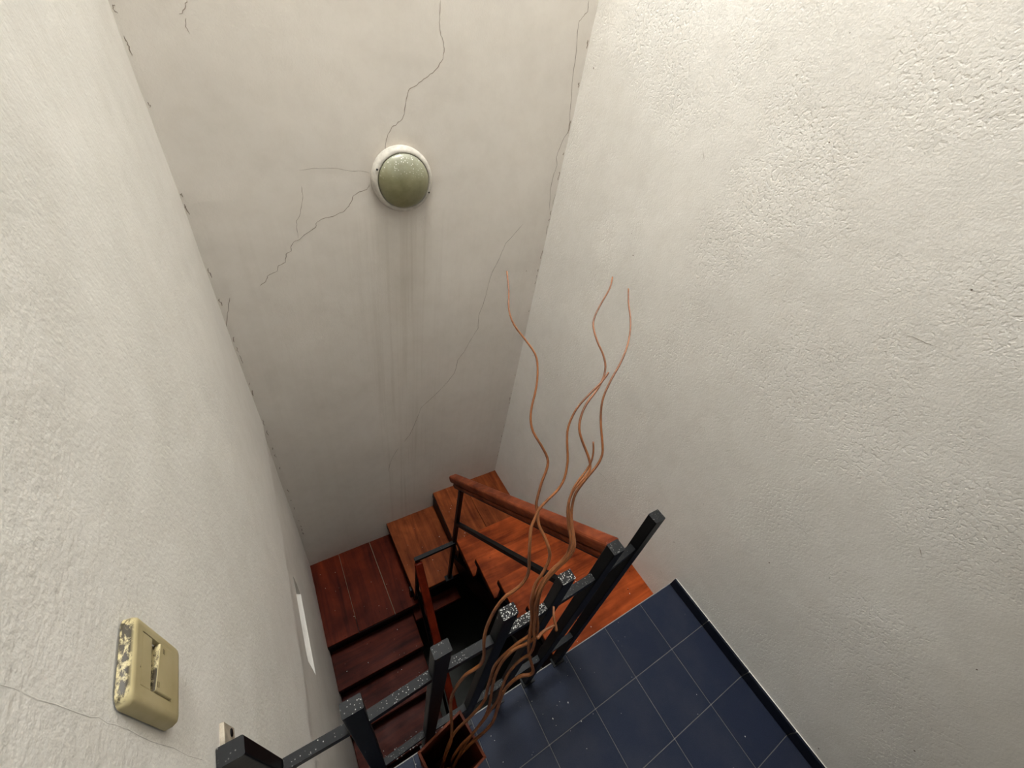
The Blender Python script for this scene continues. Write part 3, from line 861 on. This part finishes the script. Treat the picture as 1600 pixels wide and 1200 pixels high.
lamp = empty('wall_lamp', (-0.735, B - 0.001, 1.246))
tag(lamp, 'round white bulkhead wall lamp with dusty olive glass on the cracked wall', 'lamp')
lathe('lamp_base', [(0.112, 0.0), (0.1145, 0.004), (0.1145, 0.014), (0.112, 0.024), (0.106, 0.031), (0.099, 0.034), (0.0965, 0.033), (0.095, 0.026), (0.0, 0.024)],
      plain('lamp_rim_white', (0.56, 0.52, 0.455), 0.5, 0.4, 45, 0.30, 0.2), lamp)
dome = [(0.0945 * math.cos(t), 0.030 + 0.034 * math.sin(t)) for t in [math.pi / 2 * i / 14 for i in range(14)]] + [(0.0005, 0.064)]
lathe('glass_dome', dome, lamp_glass(), lamp)
for a in (158, -22):
    me = bpy.data.meshes.new('screw')
    bm = bmesh.new(); bmesh.ops.create_uvsphere(bm, u_segments=10, v_segments=6, radius=0.0036)
    bm.to_mesh(me); bm.free()
    s = link('screw', me, M['metal_clean'], lamp)
    s.location = (0.1045 * math.cos(math.radians(a)), -0.0315, 0.1045 * math.sin(math.radians(a)))

# ------------------------------------------------------------------ light switch
def switch_mat():
    mt, nt, bs = new_mat('switch_cream')
    v = coords(nt)
    r = ramp(nt, noise_tex(nt, v, 30, 3, 0.5), [(0.3, (0.42, 0.35, 0.185)), (0.7, (0.50, 0.425, 0.245))])
    sp = nt.nodes.new('ShaderNodeSeparateXYZ'); geo = nt.nodes.new('ShaderNodeNewGeometry')
    L(nt, geo.outputs['Normal'], sp.inputs[0])
    u = N(nt, 'ShaderNodeMapRange'); L(nt, sp.outputs[2], u.inputs[0])
    for k, q in zip((1, 2, 3, 4), (0.55, 0.85, 0.0, 1.0)):
        u.inputs[k].default_value = q
    g = ramp(nt, noise_tex(nt, coords(nt, (1, 0.5, 1)), 160, 4, 0.75), [(0.42, (0, 0, 0)), (0.52, (1, 1, 1))])
    mu = N(nt, 'ShaderNodeMath', operation='MULTIPLY'); L(nt, u.outputs[0], mu.inputs[0]); L(nt, g.outputs[0], mu.inputs[1])
    c = mix(nt, mu.outputs[0], r.outputs[0], (0.045, 0.035, 0.020))
    c = mix(nt, specks(nt, v, 90, 0.07, 0.12), c, (0.10, 0.06, 0.02))
    L(nt, c, bs.inputs['Base Color'])
    bs.inputs['Roughness'].default_value = 0.45
    bs.inputs['Specular IOR Level'].default_value = 0.25
    return mt
SW = switch_mat()
sw = empty('light_switch', (-W + 0.001, 0.035, 1.272))
tag(sw, 'yellowed cream light switch with grimy edge on the left wall', 'switch')
def plate_with_hole(name, hy, hz, r, depth, oy, oz, cy, cz):
    """rounded plate (y, z) with a rectangular opening, domed toward the room (+x)"""
    def rr(h1, h2, rad, n=6):
        pts = []
        for sy, sz, a0 in ((1, 1, 0), (-1, 1, 90), (-1, -1, 180), (1, -1, 270)):
            for k in range(n):
                a = math.radians(a0 + 90 * k / (n - 1))
                pts.append((sy * (h1 - rad) + rad * math.cos(a), sz * (h2 - rad) + rad * math.sin(a)))
        return pts
    rings = []
    for x, ins in ((0.0, 0.0), (depth * 0.55, 0.0003), (depth * 0.85, 0.0018), (depth * 0.97, 0.0042), (depth, 0.0075)):
        rings.append([(x, a, b) for a, b in rr(hy - ins, hz - ins, max(r - ins, 0.002))])
    n = len(rings[0])
    inner = []
    for k, (_, a, b) in enumerate(rings[-1]):
        q = k // 6
        sy, sz = ((1, 1), (-1, 1), (-1, -1), (1, -1))[q]
        inner.append((depth, cy + sy * oy, cz + sz * oz))
    rings.append(inner)
    rings.append([(depth - 0.004, a, b) for _, a, b in inner])
    V = [p for rg in rings for p in rg]
    F = []
    for i in range(len(rings) - 1):
        for k in range(n):
            j = (k + 1) % n
            F.append((i * n + k, i * n + j, (i + 1) * n + j, (i + 1) * n + k))
    me = bpy.data.meshes.new(name)
    me.from_pydata(V, [], F)
    bm = bmesh.new(); bm.from_mesh(me)
    bmesh.ops.remove_doubles(bm, verts=bm.verts[:], dist=1e-6)
    bmesh.ops.recalc_face_normals(bm, faces=bm.faces[:]); bm.to_mesh(me); bm.free()
    return me
pl = link('cover_plate', plate_with_hole('cover_plate', 0.0345, 0.0505, 0.009, 0.0095, 0.0215, 0.031, 0.002, 0.004), SW, sw, smooth=True)
for p in pl.data.polygons:
    if all(abs(pl.data.vertices[i].co.x - 0.0095) < 1e-5 for i in p.vertices):
        p.use_smooth = False
dark = plain('switch_gap', (0.09, 0.065, 0.03), 0.7, 0.2)
broken = plain('switch_broken', (0.34, 0.26, 0.12), 0.8, 0.2, 220, 0.7, 0.8)
box('module', (0.001, -0.0195, -0.0268), (0.0045, 0.0235, 0.0348), broken, sw)
box('filler', (0.004, -0.0192, 0.0150), (0.0093, 0.0232, 0.0346), SW, sw, 0.0008)
# tilted rocker: pressed in along one end, so a wedge of the broken module shows beside it
rk = link('rocker', box_mesh('rocker', (-0.003, -0.0208, -0.0305), (0.003, 0.0208, 0.0000), 0.0010, 2), SW, sw)
rk.location = (0.0078, 0.002, 0.0055)
bmx = bmesh.new(); bmx.from_mesh(rk.data)
for v in bmx.verts:
    if v.co.z > -0.008:
        v.co.z += 0.0085 * (0.5 - v.co.y / 0.0416) - 0.0035
bmx.to_mesh(rk.data); bmx.free()
for yy, zz in ((0.0150, -0.0100), (0.0150, -0.0125), (-0.0150, 0.0005), (-0.0150, -0.0020)):
    box('mark', (0.0029, yy - 0.0022, zz - 0.0004), (0.0032, yy + 0.0022, zz + 0.0004), dark, rk)

# ------------------------------------------------------------------ planter and willow
VA = [(-1.2016, -0.043), (-1.081, -0.018), (-1.0625, -0.1285), (-1.183, -0.1535)]
VC = (sum(p[0] for p in VA) / 4, sum(p[1] for p in VA) / 4)
VH = 0.45
vase = empty('planter', (VC[0], VC[1], 0.0))
tag(vase, 'tall square tapered dark red wooden planter holding the willow branches', 'planter')
VW = wood('planter_wood', 'z', (0.060, 0.013, 0.006), (0.150, 0.036, 0.014), 0.4)
def vc(k, f, z):
    return (( VA[k][0] - VC[0]) * f, (VA[k][1] - VC[1]) * f, z)
for k in range(4):
    j = (k + 1) % 4
    fo_t, fi_t, fo_b, fi_b = 1.0, 0.90, 0.72, 0.60
    V = [vc(k, fo_b, 0.0), vc(j, fo_b, 0.0), vc(j, fi_b, 0.0), vc(k, fi_b, 0.0),
         vc(k, fo_t, VH), vc(j, fo_t, VH), vc(j, fi_t, VH), vc(k, fi_t, VH)]
    me = bpy.data.meshes.new('side_panel')
    me.from_pydata(V, [], [(0, 3, 2, 1), (4, 5, 6, 7), (0, 1, 5, 4), (1, 2, 6, 5), (2, 3, 7, 6), (3, 0, 4, 7)])
    bm = bmesh.new(); bm.from_mesh(me)
    bmesh.ops.bevel(bm, geom=bm.edges[:], offset=0.0007, segments=1, affect='EDGES')
    bmesh.ops.recalc_face_normals(bm, faces=bm.faces[:]); bm.to_mesh(me); bm.free()
    link('side_panel', me, VW, vase)
me = bpy.data.meshes.new('bottom')
me.from_pydata([vc(k, 0.60, 0.003) for k in range(4)] + [vc(k, 0.62, 0.018) for k in range(4)], [],
               [(3, 2, 1, 0), (4, 5, 6, 7)] + [(k, (k + 1) % 4, 4 + (k + 1) % 4, 4 + k) for k in range(4)])
link('bottom', me, VW, vase)

BL = ['curly willow branch with its tip furthest out over the lamp wall, apart from the others',
      'curly willow branch with bare tip at middle height, looping over the railing posts',
      'tall curly willow branch with a kink, second from the bright wall',
      'tall curly willow branch with its tip nearest the bright rough wall',
      'shortest curly willow branch in the planter, ending below the other tips']
for i, s in enumerate(STEMS):
    pts = [Vector(p) for p in s][::-1]
    last = pts[0]
    foot = Vector((VC[0] + (last.x - VC[0]) * 0.35, VC[1] + (last.y - VC[1]) * 0.35, 0.03))
    pts = [foot, foot.lerp(last, 0.5) + Vector((0.004 * (i - 2), 0.003 * (2 - i), 0))] + pts
    r0, r1 = ((0.0040, 0.0012), (0.0040, 0.0013), (0.0036, 0.0014), (0.0036, 0.0013), (0.0034, 0.0013))[i]
    o = tube('willow_branch', catmull(pts, 3), lambda t, a=r0, b=r1: a + (b - a) * t ** 0.9, M['branch'])
    tag(o, BL[i], 'branch', 'curly willow branches in the planter')
    if i == 3:
        tw = [Vector(p) for p in ((-1.0040, -0.0560, 0.995), (-0.986, -0.0517, 0.990), (-0.9676, -0.0522, 0.990), (-0.9610, -0.052, 0.985))]
        tube('twig', catmull(tw, 3), lambda t: 0.0030 - 0.0012 * t, M['branch'], o)
        tw = [Vector(p) for p in ((-0.9634, -0.0598, 0.982), (-0.9625, -0.0526, 0.990), (-0.9608, -0.0422, 0.996), (-0.9531, -0.0288, 1.000))]
        tube('twig', catmull(tw, 3), lambda t: 0.0026 - 0.0006 * t, M['branch'], o)

# ------------------------------------------------------------------ fallen plaster crumbs
rnd = random.Random(21)
V, F = [], []
def crumb(x, y, z, s):
    k = len(V)
    pts = [(-1, -1, 0), (1, -1, 0), (1, 1, 0), (-1, 1, 0), (0, 0, 1.1)]
    a = rnd.uniform(0, 6.3)
    for px, py, pz in pts:
        px, py = px * rnd.uniform(.6, 1.2), py * rnd.uniform(.5, 1.1)
        V.append((x + s * (px * math.cos(a) - py * math.sin(a)), y + s * (px * math.sin(a) + py * math.cos(a)), z + s * pz))
    F.extend([(k, k + 3, k + 2, k + 1), (k, k + 1, k + 4), (k + 1, k + 2, k + 4), (k + 2, k + 3, k + 4), (k + 3, k, k + 4)])
regions = [((-0.54, 0.0), (0.95, 1.42), Z1, 16), ((-0.87, -0.56), (0.88, 1.42), Z2, 12), ((-1.40, -0.92), (0.88, 1.42), Z3, 14),
           ((-1.40, -0.92), (0.66, 0.84), Z3 - 0.17, 10), ((-1.38, -0.92), (0.45, 0.62), Z3 - 0.34, 16),
           ((-0.55, -0.02), (0.02, 0.24), -0.17, 10), ((-0.55, -0.02), (0.27, 0.9), -0.17, 0),
           ((-1.20, -0.02), (-0.6, -0.02), 0.0004, 18), ((-1.0, -0.6), (-0.2, -0.02), 0.0004, 14)]
for (x0, x1), (y0, y1), z, n in regions:
    for _ in range(n):
        crumb(rnd.uniform(x0, x1), rnd.uniform(y0, y1), z, rnd.choice((0.0008, 0.0010, 0.0012, 0.0020)))
for k in range(120):
    crumb(rnd.uniform(-1.38, -0.90), 0.21 + abs(rnd.gauss(0, 0.03)) - 0.0, Z3 - 0.51, rnd.choice((0.0015, 0.002, 0.004)))
me = bpy.data.meshes.new('plaster_crumbs')
me.from_pydata(V, [], F)
cr = link('plaster_crumbs', me, M['crumb'])
tag(cr, 'pale crumbs of fallen plaster scattered over treads and tiles', 'debris', kind='stuff')
